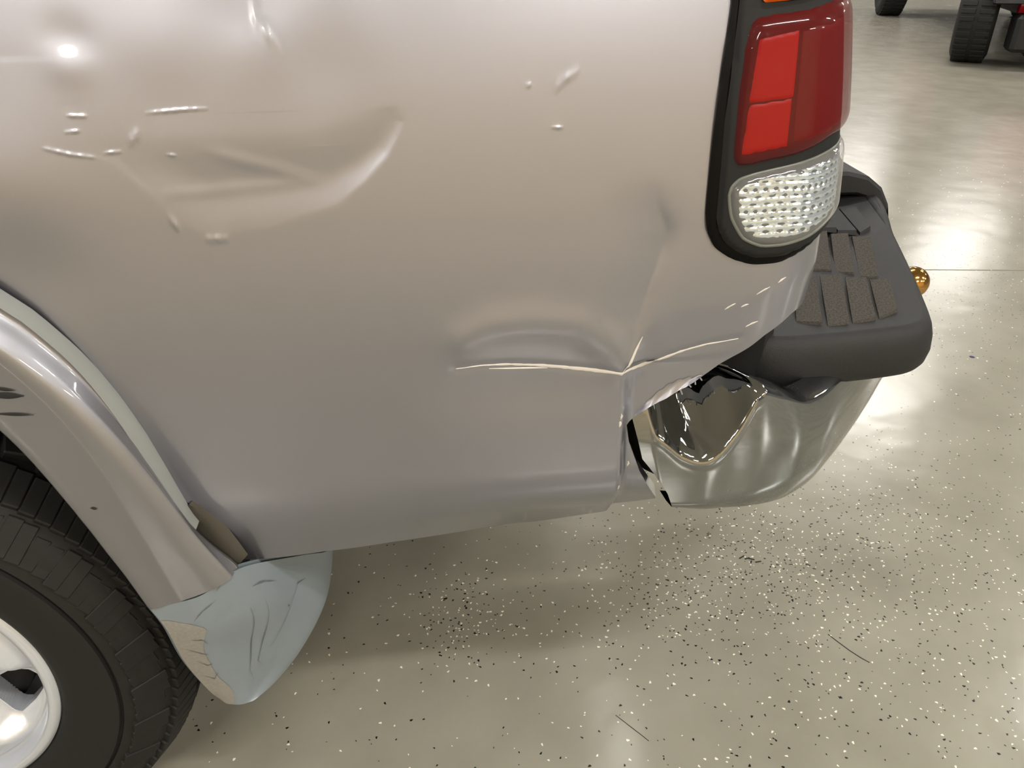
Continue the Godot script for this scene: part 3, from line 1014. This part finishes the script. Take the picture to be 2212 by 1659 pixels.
func wheel(t: Node3D) -> void:
	var w := base("wheel", Vector3(0, HUB.y, 0), t)
	var ax := Vector3(0, 0, 1)
	var tb := MB.new()
	lathe(tb, [Vector2(.218, -.03), Vector2(.2215, -.008), Vector2(.226, .003), Vector2(.235, .009), Vector2(.25, .014), Vector2(.27, .018), Vector2(.285, .019), Vector2(.298, .0172), Vector2(.3005, .0165), Vector2(.3015, .010), Vector2(.3045, .009), Vector2(.306, .0140), Vector2(.318, .0105), Vector2(.33, .006), Vector2(.345, -.004), Vector2(.358, -.018), Vector2(.368, -.034), Vector2(.373, -.05), Vector2(.376, -.09), Vector2(.377, -.15), Vector2(.376, -.22), Vector2(.373, -.26), Vector2(.358, -.295), Vector2(.33, -.315), Vector2(.25, -.32), Vector2(.218, -.29)], Vector3.ZERO, ax, 128)
	var tyre := obj("tyre", tb, mat.rubber, w)
	# tread: shoulder lugs that run down the sidewall, and three rows of blocks
	var tr := MB.new()
	var n := 58
	for i in n:
		var a := TAU * i / n
		var e := Vector3(cos(a), sin(a), 0)
		var tg := Vector3(-sin(a), cos(a), 0)
		var st := TAU * 0.38 / n
		var odd := i % 2
		var side := (e * 0.6 + ax * 0.8).normalized()
		var bs := Basis(tg, side, tg.cross(side).normalized())
		# a low lug with two cut sipes on the sidewall, and a thicker one on the shoulder
		for h in [-0.5, 0.5]:
			bevel_box(tr, e.rotated(ax, h * 0.052) * (.3335 + 0.003 * odd) + ax * (-.0028 + 0.0006 * h), Vector3(st * 0.455, 0.010, 0.040 + 0.008 * odd), 0.0012, Basis(bs.x, bs.y, bs.z).rotated(side, 0.16))
		var side2 := (e * 0.93 + ax * 0.36).normalized()
		for h in [-0.5, 0.5]:
			bevel_box(tr, e.rotated(ax, h * 0.054) * .3685 + ax * (-.040), Vector3(st * 0.47, 0.014, 0.047), 0.0016, Basis(tg, side2, tg.cross(side2).normalized()).rotated(side2, 0.14))
		for r in [[-.098, .25], [-.155, -.2], [-.212, .25]]:
			bevel_box(tr, e.rotated(ax, r[1] * 0.2) * .3785 + ax * r[0], Vector3(st * 0.80, 0.014, 0.046), 0.002, Basis(tg, e, tg.cross(e)).rotated(e, r[1] * 1.6).rotated(ax, r[1] * 0.2))
		bevel_box(tr, e * .3705 + ax * (-.267), Vector3(st * 0.82, 0.014, 0.046), 0.002, Basis(tg, e, tg.cross(e)))
	var td := obj("tread_blocks", tr, mat.rubber, w)
	td.set_meta("kind", "stuff")
	# rim
	var hole := PackedVector2Array()
	for e in [[.112, -18], [.132, -10], [.156, -3.5], [.176, -4.5], [.191, -9], [.190, -16], [.182, -23.5], [.171, -34], [.161, -34], [.135, -27]]:
		hole.append(Vector2(e[0], 0).rotated(deg_to_rad(e[1] + 17.5)))
	var pts := []
	var sd := []
	var na := 300
	for i in na + 1:
		var a := TAU * i / na
		var rel := fposmod(rad_to_deg(a) + 17.5 + 36.0, 72.0) - 36.0
		var row := PackedVector3Array()
		var dr := PackedFloat32Array()
		for j in 61:
			var r := lerpf(0.004, 0.222, j / 60.0)
			var q := Vector2(r, 0).rotated(deg_to_rad(rel))
			var d := -inside_by(hole, q)
			var z := -0.030 + 0.030 * smoothstep(0.0, 0.035, d) * smoothstep(0.212, 0.17, r)
			z -= 0.012 * smoothstep(0.09, 0.03, r)
			z = lerpf(z, 0.003, smoothstep(0.196, 0.207, r)) - 0.004 * smoothstep(0.2165, 0.222, r)
			z -= 0.004 * exp(-pow((r - 0.199) / 0.004, 2.0))
			row.append(Vector3(r * cos(a), r * sin(a), z))
			dr.append(clampf(d, -1, 1))
		pts.append(row)
		sd.append(dr)
	var rm := MB.new()
	rm.cut(pts, grid_normals(pts, ax), sd, 0.03)
	lathe(rm, [Vector2(.222, -.001), Vector2(.2225, -.006), Vector2(.212, -.012), Vector2(.205, -.03), Vector2(.20, -.2)], Vector3.ZERO, ax, 96)
	obj("rim", rm, mat.alloy, w)
	var cap := MB.new()
	lathe(cap, [Vector2(0, .012), Vector2(.022, .011), Vector2(.03, .006), Vector2(.032, -.02)], Vector3.ZERO, ax, 40)
	obj("hub_cap", cap, mat.alloy, w)
	var br := MB.new()
	lathe(br, [Vector2(0, -.06), Vector2(.15, -.06), Vector2(.165, -.07), Vector2(.168, -.16), Vector2(.05, -.17), Vector2(.04, -.5)], Vector3.ZERO, ax, 48)
	obj("brake_drum", br, mat.gap_black, w)

func tail_lamp(t: Node3D) -> void:
	var l := base("tail_lamp", on_side(1.10, 1.0, 0.0), t)
	var o := l.position
	var top := 1.235
	var outer := PackedVector2Array([Vector2(1.037, top), Vector2(1.035, 1.124), Vector2(1.029, 1.066), Vector2(1.025, 1.004), Vector2(1.024, .933), Vector2(1.027, .914), Vector2(1.037, .896), Vector2(1.056, .883), Vector2(1.082, .875), Vector2(1.107, .876), Vector2(1.135, .884), Vector2(1.162, .893), Vector2(1.2, .903), Vector2(1.28, .915), Vector2(1.285, top)])
	var face := PackedVector2Array([Vector2(1.043, top), Vector2(1.041, 1.125), Vector2(1.0345, 1.014), Vector2(1.0345, .931), Vector2(1.0375, .916), Vector2(1.047, .901), Vector2(1.063, .890), Vector2(1.085, .883), Vector2(1.107, .884), Vector2(1.135, .891), Vector2(1.165, .900), Vector2(1.2, .910), Vector2(1.278, .921), Vector2(1.28, top)])
	var red := PackedVector2Array([Vector2(1.053, 1.106), Vector2(1.058, 1.110), Vector2(1.076, 1.113), Vector2(1.107, 1.116), Vector2(1.15, 1.122), Vector2(1.245, 1.130), Vector2(1.258, 1.12), Vector2(1.258, 1.02), Vector2(1.245, 1.009), Vector2(1.18, 1.003), Vector2(1.151, 1.0), Vector2(1.131, .994), Vector2(1.103, .987), Vector2(1.078, .983), Vector2(1.057, .979), Vector2(1.049, .981), Vector2(1.045, .988), Vector2(1.044, 1.007), Vector2(1.045, 1.038), Vector2(1.048, 1.085)])
	var clear := PackedVector2Array([Vector2(1.044, .950), Vector2(1.046, .959), Vector2(1.053, .966), Vector2(1.07, .971), Vector2(1.114, .979), Vector2(1.149, .985), Vector2(1.176, .988), Vector2(1.24, .992), Vector2(1.252, .985), Vector2(1.252, .935), Vector2(1.24, .924), Vector2(1.19, .917), Vector2(1.163, .911), Vector2(1.136, .903), Vector2(1.106, .898), Vector2(1.083, .898), Vector2(1.063, .907), Vector2(1.049, .928)])
	var amber := PackedVector2Array([Vector2(1.060, 1.126), Vector2(1.064, 1.1225), Vector2(1.11, 1.127), Vector2(1.16, 1.133), Vector2(1.245, 1.141), Vector2(1.255, 1.155), Vector2(1.255, 1.215), Vector2(1.245, 1.222), Vector2(1.075, 1.215), Vector2(1.064, 1.207)])
	outer = rounded(outer)
	face = rounded(face)
	red = rounded(red)
	clear = rounded(clear)
	amber = rounded(amber)
	var shell := func(poly: PackedVector2Array, off: float, rise: float, edge: float, step: float, hem: float, ripple := 0.0) -> MB:
		return patch(poly, step, func(s, y, d):
			var h := off + rise * sqrt(maxf(0.0, 1.0 - pow(1.0 - clampf(d / edge, 0, 1), 2.0)))
			if ripple > 0.0:
				var row := floorf(y / 0.0072)
				h += ripple * sin(y * TAU / 0.0072 + 0.5 * sin(s * 90.0)) + ripple * (0.7 + 0.5 * sin(row * 2.3)) * sin((s + row * 0.0047 + 0.002 * sin(row * 5.1 + s * 60.0)) * TAU / (0.0125 + 0.003 * sin(row * 1.7)))
			return on_side(s, y, h) - o, hem)
	obj("gasket", shell.call(outer, 0.002, 0.003, 0.004, 0.004, 0.02), mat.gasket, l)
	obj("housing", shell.call(face, 0.004, 0.006, 0.005, 0.004, 0.015), mat.bezel, l)
	var rl := obj("red_lens", shell.call(red, 0.008, 0.0105, 0.018, 0.0024, 0.006), mat.red_lens, l)
	# two bright reflector panels behind the red lens
	obj("reflector_panel", shell.call(PackedVector2Array([Vector2(1.061, 1.092), Vector2(1.099, 1.099), Vector2(1.099, 1.041), Vector2(1.0555, 1.037)]), 0.0095, 0.002, 0.002, 0.002, 0.004), mat.red_reflector, rl)
	obj("reflector_panel", shell.call(PackedVector2Array([Vector2(1.056, 1.035), Vector2(1.098, 1.040), Vector2(1.098, .996), Vector2(1.052, .989)]), 0.009, 0.002, 0.002, 0.002, 0.004), mat.red_reflector, rl)
	obj("reflector_panel", shell.call(PackedVector2Array([Vector2(1.101, 1.10), Vector2(1.25, 1.115), Vector2(1.25, 1.018), Vector2(1.101, .998)]), 0.0085, 0.002, 0.002, 0.004, 0.004), mat.red_dark, rl)
	obj("amber_lens", shell.call(amber, 0.010, 0.010, 0.010, 0.004, 0.008), mat.amber_lens, l)
	var cl := obj("clear_lens", shell.call(clear, 0.008, 0.0075, 0.010, 0.003, 0.005), mat.clear_lens, l)
	obj("mirror_bowl", shell.call(PackedVector2Array([Vector2(1.0535, .955), Vector2(1.062, .963), Vector2(1.112, .972), Vector2(1.149, .978), Vector2(1.246, .984), Vector2(1.246, .936), Vector2(1.19, .924), Vector2(1.162, .917), Vector2(1.135, .909), Vector2(1.106, .904), Vector2(1.085, .904), Vector2(1.066, .912), Vector2(1.0565, .930)]), 0.0095, 0.001, 0.004, 0.0013, 0.004, 0.00055), mat.reflector, cl)
	var rim := MB.new()
	var line := []
	for p in clear: line.append(on_side(p.x, p.y, 0.0095) - o)
	line.append(line[0])
	tube(rim, line, 0.0018, 8)
	obj("lens_rim", rim, mat.rim_grey, cl)

func bumper(t: Node3D) -> void:
	var b := base("rear_bumper", Vector3(1.2, 0.6, -0.1), t)
	var o := b.position
	# plan of the chrome at its fullest, front end first
	var plan := Curve3D.new()
	plan.bake_interval = 0.005
	var pl := [Vector2(.93, 0.0), Vector2(1.0, 0.0), Vector2(1.06, 0.0), Vector2(1.10, -.008), Vector2(1.145, -.018), Vector2(1.193, -.036), Vector2(1.232, -.061), Vector2(1.276, -.097), Vector2(1.358, -.180), Vector2(1.445, -.277), Vector2(1.505, -.354), Vector2(1.55, -.46), Vector2(1.58, -.62), Vector2(1.59, -.9), Vector2(1.59, -1.0)]
	for k in pl.size():
		var q: Vector2 = (pl[mini(k + 1, pl.size() - 1)] - pl[maxi(k - 1, 0)]) / 6.0
		plan.add_point(Vector3(pl[k].x, 0, pl[k].y), Vector3(-q.x, 0, -q.y), Vector3(q.x, 0, q.y))
	var length := plan.get_baked_length()
	var left := [[.52, 1.035], [.56, 1.017], [.605, .983], [.655, .970], [.674, .967], [.70, .985]]
	var fold_x := [[.53, 1.030], [.575, 1.010], [.652, .9925], [.70, .999]]
	var rim_y := [[.97, .72], [.985, .70], [.995, .665], [1.01, .650], [1.03, .632], [1.055, .622], [1.075, .628], [1.10, .655], [1.12, .69], [1.14, .72], [2.0, .9]]
	var top := [[.96, .685], [1.0, .70], [1.11, .705], [1.16, .685], [1.22, .655], [1.30, .648], [2.0, .648]]
	var low := [[1.0, .548], [1.10, .530], [1.19, .514], [1.27, .503], [1.35, .50], [2.0, .50]]
	var rows := []
	var nu := 260
	var nv := 64
	for i in nu + 1:
		var row := []
		for j in nv + 1:
			var e := float(j) / nv
			# walk from the slanted front edge
			var f := float(i) / nu
			var y_guess := lerpf(.535, .69, e)
			var start := table(left, y_guess) - .93
			var d := start + (length - start) * (f * 0.45 if f < 0.7 else 0.315 + (f - 0.7) / 0.3 * 0.685)
			var p := plan.sample_baked(d)
			var p2 := plan.sample_baked(minf(d + 0.004, length))
			var p1 := plan.sample_baked(maxf(d - 0.004, 0.0))
			var tg := (p2 - p1).normalized()
			var nn := Vector3(-tg.z, 0, tg.x)
			if nn.z < 0 and nn.x < 0: nn = -nn
			var x := p.x
			var hi := curve(top, x)
			var y := lerpf(curve(low, x), hi, minf(1.0, e / 0.84))
			var turn := maxf(0.0, (e - 0.84) / 0.16)
			var off := 0.0
			if y < .56:
				off -= 0.012 * pow((.56 - y) / (.56 - curve(low, x)), 2.0)
			var back := smoothstep(1.10, 1.24, x)
			var k := clampf((y - .585) / (hi - .585), 0.0, 1.0)
			off -= lerpf(0.010, 0.014, back) * pow(k, 2.2)
			y += 0.008 * sin(minf(turn * 1.6, 1.0) * PI / 2.0)
			off -= 0.036 * pow(turn, 1.3) * smoothstep(1.06, 1.16, x)
			var fx := table(fold_x, y)
			if x < fx:
				off -= (fx - x) * 0.38
			# crumpled top: pressed down and in, with a sharp valley
			var ry := curve(rim_y, x)
			var over := y - ry
			var soft := 0.006 * log(1.0 + exp(clampf(over / 0.006, -30.0, 30.0)))
			off -= soft * 0.85 * smoothstep(0.95, 1.0, x)
			var vx := absf(x - 1.053 + (y - .63) * 0.35)
			off -= 0.020 * exp(-vx / 0.016) * smoothstep(0.0, 0.03, over)
			off += 0.004 * exp(-pow((over + 0.002) / 0.009, 2.0)) * smoothstep(0.98, 1.0, x) * smoothstep(1.15, 1.11, x)
			row.append(p + Vector3(0, y, 0) + nn * off - o)
		rows.append(row)
	# a lip turned in along the bottom and up the slanted front edge
	var lip := []
	for i in nu + 1:
		var p: Vector3 = rows[i][0]
		lip.append([p, p + Vector3(-0.004, 0.001, -0.012), p + Vector3(-0.008, 0.004, -0.03)])
	var edge := []
	for j in nv + 1:
		var p: Vector3 = rows[0][j]
		edge.append([p, p + Vector3(0.003, 0.002, -0.006), p + Vector3(0.010, 0.004, -0.016)])
	var mb := MB.new()
	mb.grid(rows, Vector3(0.5, 0, 0.8))
	mb.grid(lip, Vector3(0, -1, 0))
	mb.grid(edge, Vector3(-1, 0, 0))
	var ch := obj("chrome_face", mb, mat.chrome, b)
	ch.set_meta("label", "crumpled chrome bumper end")
	# black step pad
	var loop := PackedVector2Array([Vector2(1.160, -.215), Vector2(1.148, -.185), Vector2(1.150, -.152), Vector2(1.168, -.130), Vector2(1.205, -.122), Vector2(1.27, -.124), Vector2(1.35, -.131), Vector2(1.395, -.140), Vector2(1.425, -.160), Vector2(1.444, -.195), Vector2(1.470, -.27), Vector2(1.495, -.36), Vector2(1.52, -.45), Vector2(1.555, -.54), Vector2(1.585, -.64), Vector2(1.605, -.78), Vector2(1.61, -.95), Vector2(1.215, -.95), Vector2(1.205, -.5), Vector2(1.20, -.25)])
	var smooth := PackedVector2Array()
	for k in loop.size():
		var m := loop.size()
		for j in 5:
			smooth.append(loop[k].cubic_interpolate(loop[(k + 1) % m], loop[(k + m - 1) % m], loop[(k + 2) % m], j / 5.0))
	var rise := func(z: float) -> float: return 0.034 * smoothstep(-0.16, -0.55, z)
	var levels := [[.640, -.006], [.648, -.001], [.665, .002], [.685, .0], [.698, -.004], [.706, -.009], [.7105, -.015], [.7115, -.019]]
	var pr := []
	for lv in levels:
		var row := []
		for k in smooth.size():
			var m := smooth.size()
			var tg := (smooth[(k + 1) % m] - smooth[(k + m - 1) % m]).normalized()
			var out := Vector2(-tg.y, tg.x)
			if k == 0:
				pass
			var q: Vector2 = smooth[k] + out * lv[1] * (-1.0 if out.dot(smooth[k] - Vector2(1.36, -.5)) < 0.0 and false else 1.0)
			row.append(Vector3(q.x, lv[0] + rise.call(q.y) * clampf((lv[0] - .64) / .05, 0.0, 1.0), q.y) - o)
		pr.append(row)
	var pm := MB.new()
	pm.grid(pr, Vector3(0, 0, 1), false, true, true, Vector3(1.36, 0, -.5) - o, Vector3.UP)
	var lastrow: Array = pr[-1]
	var flat := PackedVector2Array()
	for q in lastrow: flat.append(Vector2(q.x, q.z))
	var idx := Geometry2D.triangulate_polygon(flat)
	assert(idx.size() > 0)
	for k in range(0, idx.size(), 3):
		pm.flat(lastrow[idx[k]], lastrow[idx[k + 1]], lastrow[idx[k + 2]], Vector3.UP)
	var pad := obj("step_pad", pm, mat.pad, b)
	pad.set_meta("label", "black ribbed step pad")
	# raised tread blocks, each higher at one long side; corners in plan
	var blocks := [
		[[1.323, -.314], [1.356, -.304], [1.300, -.156], [1.265, -.152]],
		[[1.358, -.303], [1.389, -.292], [1.342, -.164], [1.302, -.157]],
		[[1.391, -.291], [1.421, -.283], [1.384, -.186], [1.345, -.166]],
		[[1.285, -.325], [1.320, -.315], [1.262, -.155], [1.228, -.170]],
		[[1.396, -.439], [1.424, -.430], [1.372, -.292], [1.345, -.305]],
		[[1.427, -.428], [1.455, -.414], [1.402, -.276], [1.376, -.288]],
		[[1.362, -.450], [1.393, -.440], [1.343, -.305], [1.305, -.318]],
		[[1.389, -.545], [1.421, -.543], [1.412, -.438], [1.365, -.452]],
		[[1.424, -.542], [1.452, -.539], [1.440, -.425], [1.410, -.437]],
		[[1.455, -.538], [1.485, -.534], [1.470, -.440], [1.443, -.424]]]
	for q in blocks:
		var bm := MB.new()
		var c := Vector2.ZERO
		for e in q: c += Vector2(e[0], e[1]) / 4.0
		var lo := []
		var hi := []
		for k in 4:
			var e := Vector2(q[k][0], q[k][1])
			e = c + (e - c) * 0.93
			var y: float = .7105 + rise.call(e.y)
			lo.append(Vector3(e.x, y - 0.002, e.y) - o)
			var e2 := c + (e - c) * 0.94
			hi.append(Vector3(e2.x, y + (0.0065 if k == 1 or k == 2 else 0.0025), e2.y) - o)
		bm.quad(hi[0], hi[1], hi[2], hi[3], Vector3.UP)
		for k in 4:
			var k2 := (k + 1) % 4
			bm.quad(hi[k], hi[k2], lo[k2], lo[k], (lo[k] + lo[k2]) * 0.5 - (Vector3(c.x, lo[0].y + o.y, c.y) - o))
		obj("tread_block", bm, mat.tread_dirt if q[0][1] > -0.47 else mat.pad, pad)
	# raised middle step beyond
	var rs := MB.new()
	var arch := PackedVector2Array([Vector2(1.24, .740), Vector2(1.24, .793), Vector2(1.50, .789), Vector2(1.54, .779), Vector2(1.570, .757), Vector2(1.590, .725), Vector2(1.600, .69), Vector2(1.575, .69), Vector2(1.56, .72), Vector2(1.545, .738), Vector2(1.52, .746), Vector2(1.40, .748)])
	prism(rs, arch, func(p, d): return Vector3(p.x, p.y, d) - o, -.95, -.60, 0.006)
	obj("raised_step", rs, mat.pad, b)
	# bracket in the dark gap under the pad
	var bk := MB.new()
	bevel_box(bk, Vector3(1.09, .685, -.20) - o, Vector3(.20, .12, .14), 0.02)
	bevel_box(bk, Vector3(1.25, .60, -.42) - o, Vector3(.12, .10, .5), 0.01)
	prism(bk, PackedVector2Array([Vector2(.950, .70), Vector2(1.03, .70), Vector2(1.07, .560), Vector2(1.032, .548), Vector2(1.005, .565), Vector2(.965, .61)]), func(p, d): return Vector3(p.x, p.y, d) - o, -.085, -.062, 0.004)
	obj("bracket", bk, mat.gap_black, b)
	# tow ball on its mount
	var tb := base("tow_ball", Vector3(1.745, .485, -.70), t)
	var bl := MB.new()
	var prof := []
	for k in 17:
		var a := PI * k / 17.0
		prof.append(Vector2(.033 * sin(a), .033 * cos(a)))
	prof.append(Vector2(.014, -.036))
	prof.append(Vector2(.014, -.05))
	prof.append(Vector2(.034, -.052))
	prof.append(Vector2(.034, -.068))
	prof.append(Vector2(.0, -.069))
	lathe(bl, prof, Vector3(0, .035, 0), Vector3.UP, 40)
	obj("ball", bl, mat.brass, tb)
	var mt := MB.new()
	bevel_box(mt, Vector3(-.11, -.047, 0), Vector3(.30, .022, .08), 0.004)
	obj("ball_mount", mt, mat.underbody, tb)

func hull(t: Node3D) -> void:
	# wheel well
	var rows := []
	for i in 61:
		var a := -8.0 + 196.0 * i / 60.0
		var m := clampf(minf(a, 180.0 - a), 16.0, 90.0)
		var r := curve(c4, m) + 0.012
		var e := Vector3(cos(deg_to_rad(a)) * r, ARCH.y + sin(deg_to_rad(a)) * r, 0)
		rows.append([e + Vector3(0, 0, -.006), e + Vector3(0, 0, -.20), e + Vector3(0, 0, -.44)])
	var wb := MB.new()
	wb.grid(rows, Vector3(0, -1, 0))
	for i in 60:
		wb.flat(Vector3(0, ARCH.y, -.44), rows[i][2], rows[i + 1][2], Vector3(0, 0, 1))
	obj("wheel_well", wb, mat.gap_black, t)
	var h := MB.new()
	bevel_box(h, Vector3(.80, .86, -.82), Vector3(.30, .50, 1.5), 0.01)
	bevel_box(h, Vector3(1.06, 1.02, -.82), Vector3(.20, .34, 1.5), 0.01)
	bevel_box(h, Vector3(.05, 1.10, -.82), Vector3(1.30, .20, 1.5), 0.01)
	bevel_box(h, Vector3(.10, .70, -1.05), Vector3(1.20, .55, .96), 0.01)
	bevel_box(h, Vector3(-1.9, .42, -.82), Vector3(2.5, .16, 1.50), 0.02)
	bevel_box(h, Vector3(.25, .82, -1.60), Vector3(1.8, .66, .06), 0.01)
	bevel_box(h, Vector3(.0, .32, -1.42), Vector3(.72, .70, .26), 0.10)
	bevel_box(h, Vector3(.0, .345, -.8), Vector3(.14, .14, 1.2), 0.03)
	bevel_box(h, Vector3(.3, .42, -.60), Vector3(2.0, .14, .09), 0.01)
	obj("underbody", h, mat.underbody, t)
	# cab, ahead of the bed and out of the picture
	var cb := MB.new()
	bevel_box(cb, Vector3(-1.92, .85, -.82), Vector3(2.58, .78, 1.62), 0.05)
	obj("cab", cb, mat.silver_paint, t)
	var gl := MB.new()
	bevel_box(gl, Vector3(-1.75, 1.5, -.82), Vector3(1.9, .54, 1.40), 0.08)
	obj("cab_glass", gl, mat.dark_glass, t)
	# tailgate between the bed's corners
	var tg := MB.new()
	bevel_box(tg, Vector3(1.172, 1.03, -.86), Vector3(.03, .41, 1.33), 0.012)
	bevel_box(tg, Vector3(1.189, 1.06, -.86), Vector3(.008, .22, .90), 0.0035)
	obj("tailgate", tg, mat.silver_paint, t)

# ---------------------------------------------------------------- far red car
func far_car() -> void:
	var at := Vector3(5.95, FLOOR_Y, -6.75)
	var c := base("car", at)
	c.rotation.y = -0.317
	tag(c, "red off-road car with black bumper and wide tyres far across the floor", "car")
	# own axes: front towards +z, its own right side at -x; the wheel nearest us stands at the origin
	for q in [[-.10, 0.0], [-.10, -4.0], [1.62, 0.0], [1.62, -4.0]]:
		var w := base("wheel", Vector3(q[0], .40, q[1]), c)
		if q[1] == 0.0:
			w.rotation.y = -0.30
		var tb := MB.new()
		lathe(tb, [Vector2(.21, -.13), Vector2(.25, -.155), Vector2(.33, -.16), Vector2(.375, -.14), Vector2(.40, -.10), Vector2(.40, .10), Vector2(.375, .14), Vector2(.33, .16), Vector2(.25, .155), Vector2(.21, .13)], Vector3.ZERO, Vector3(1, 0, 0), 48)
		for i in 40:
			var a := TAU * i / 40
			var e := Vector3(0, cos(a), sin(a))
			for s in [-1, 1]:
				bevel_box(tb, e * .398 + Vector3(.075 * s, 0, 0), Vector3(.12, .016, .04), 0.004, Basis(Vector3(1, 0, 0), e, Vector3(1, 0, 0).cross(e)))
		obj("tyre", tb, mat.rubber, w)
		var rb := MB.new()
		lathe(rb, [Vector2(0, -.10), Vector2(.06, -.11), Vector2(.09, -.09), Vector2(.17, -.10), Vector2(.205, -.135), Vector2(.215, -.13), Vector2(.20, .0), Vector2(.215, .13), Vector2(.0, .13)], Vector3.ZERO, Vector3(1, 0, 0), 40)
		obj("rim", rb, mat.underbody, w)
	var side := func(p, d): return Vector3(d, p.y, p.x)
	var bd := MB.new()
	prism(bd, PackedVector2Array([Vector2(.46, .46), Vector2(.49, .52), Vector2(.50, .98), Vector2(.45, 1.06), Vector2(-.75, 1.12), Vector2(-4.7, 1.12), Vector2(-4.75, .55), Vector2(-3.45, .55), Vector2(-3.5, .86), Vector2(-4.5, .86), Vector2(-4.5, .55), Vector2(-3.45, .55), Vector2(-.55, .5), Vector2(-.5, .86), Vector2(.40, .86), Vector2(.42, .46)]), side, .08, 1.50, 0.03)
	obj("body", bd, mat.red_body, c)
	var cabin := MB.new()
	prism(cabin, PackedVector2Array([Vector2(-.85, 1.10), Vector2(-1.35, 1.70), Vector2(-4.5, 1.72), Vector2(-4.72, 1.10)]), side, .26, 1.36, 0.04)
	obj("cabin", cabin, mat.dark_glass, c)
	var bp := MB.new()
	bevel_box(bp, Vector3(.80, .30, .44), Vector3(1.46, .30, .22), 0.03)
	bevel_box(bp, Vector3(.80, .14, .36), Vector3(1.1, .10, .16), 0.03)
	obj("bumper", bp, mat.black_plastic, c)
	for x in [.02, 1.60]:
		var fb := MB.new()
		var pl := PackedVector2Array()
		for k in 9:
			var a := deg_to_rad(15.0 + 150.0 * k / 8.0)
			pl.append(Vector2(cos(a) * .54, .40 + sin(a) * .54))
		for k in 9:
			var a := deg_to_rad(165.0 - 150.0 * k / 8.0)
			pl.append(Vector2(cos(a) * .49, .40 + sin(a) * .49))
		prism(fb, pl, side, x - .17, x + .17, 0.01)
		obj("fender", fb, mat.black_plastic, c)
	var ub := MB.new()
	bevel_box(ub, Vector3(.81, .50, -2.0), Vector3(1.0, .24, 4.4), 0.03)
	obj("underbody", ub, mat.underbody, c)
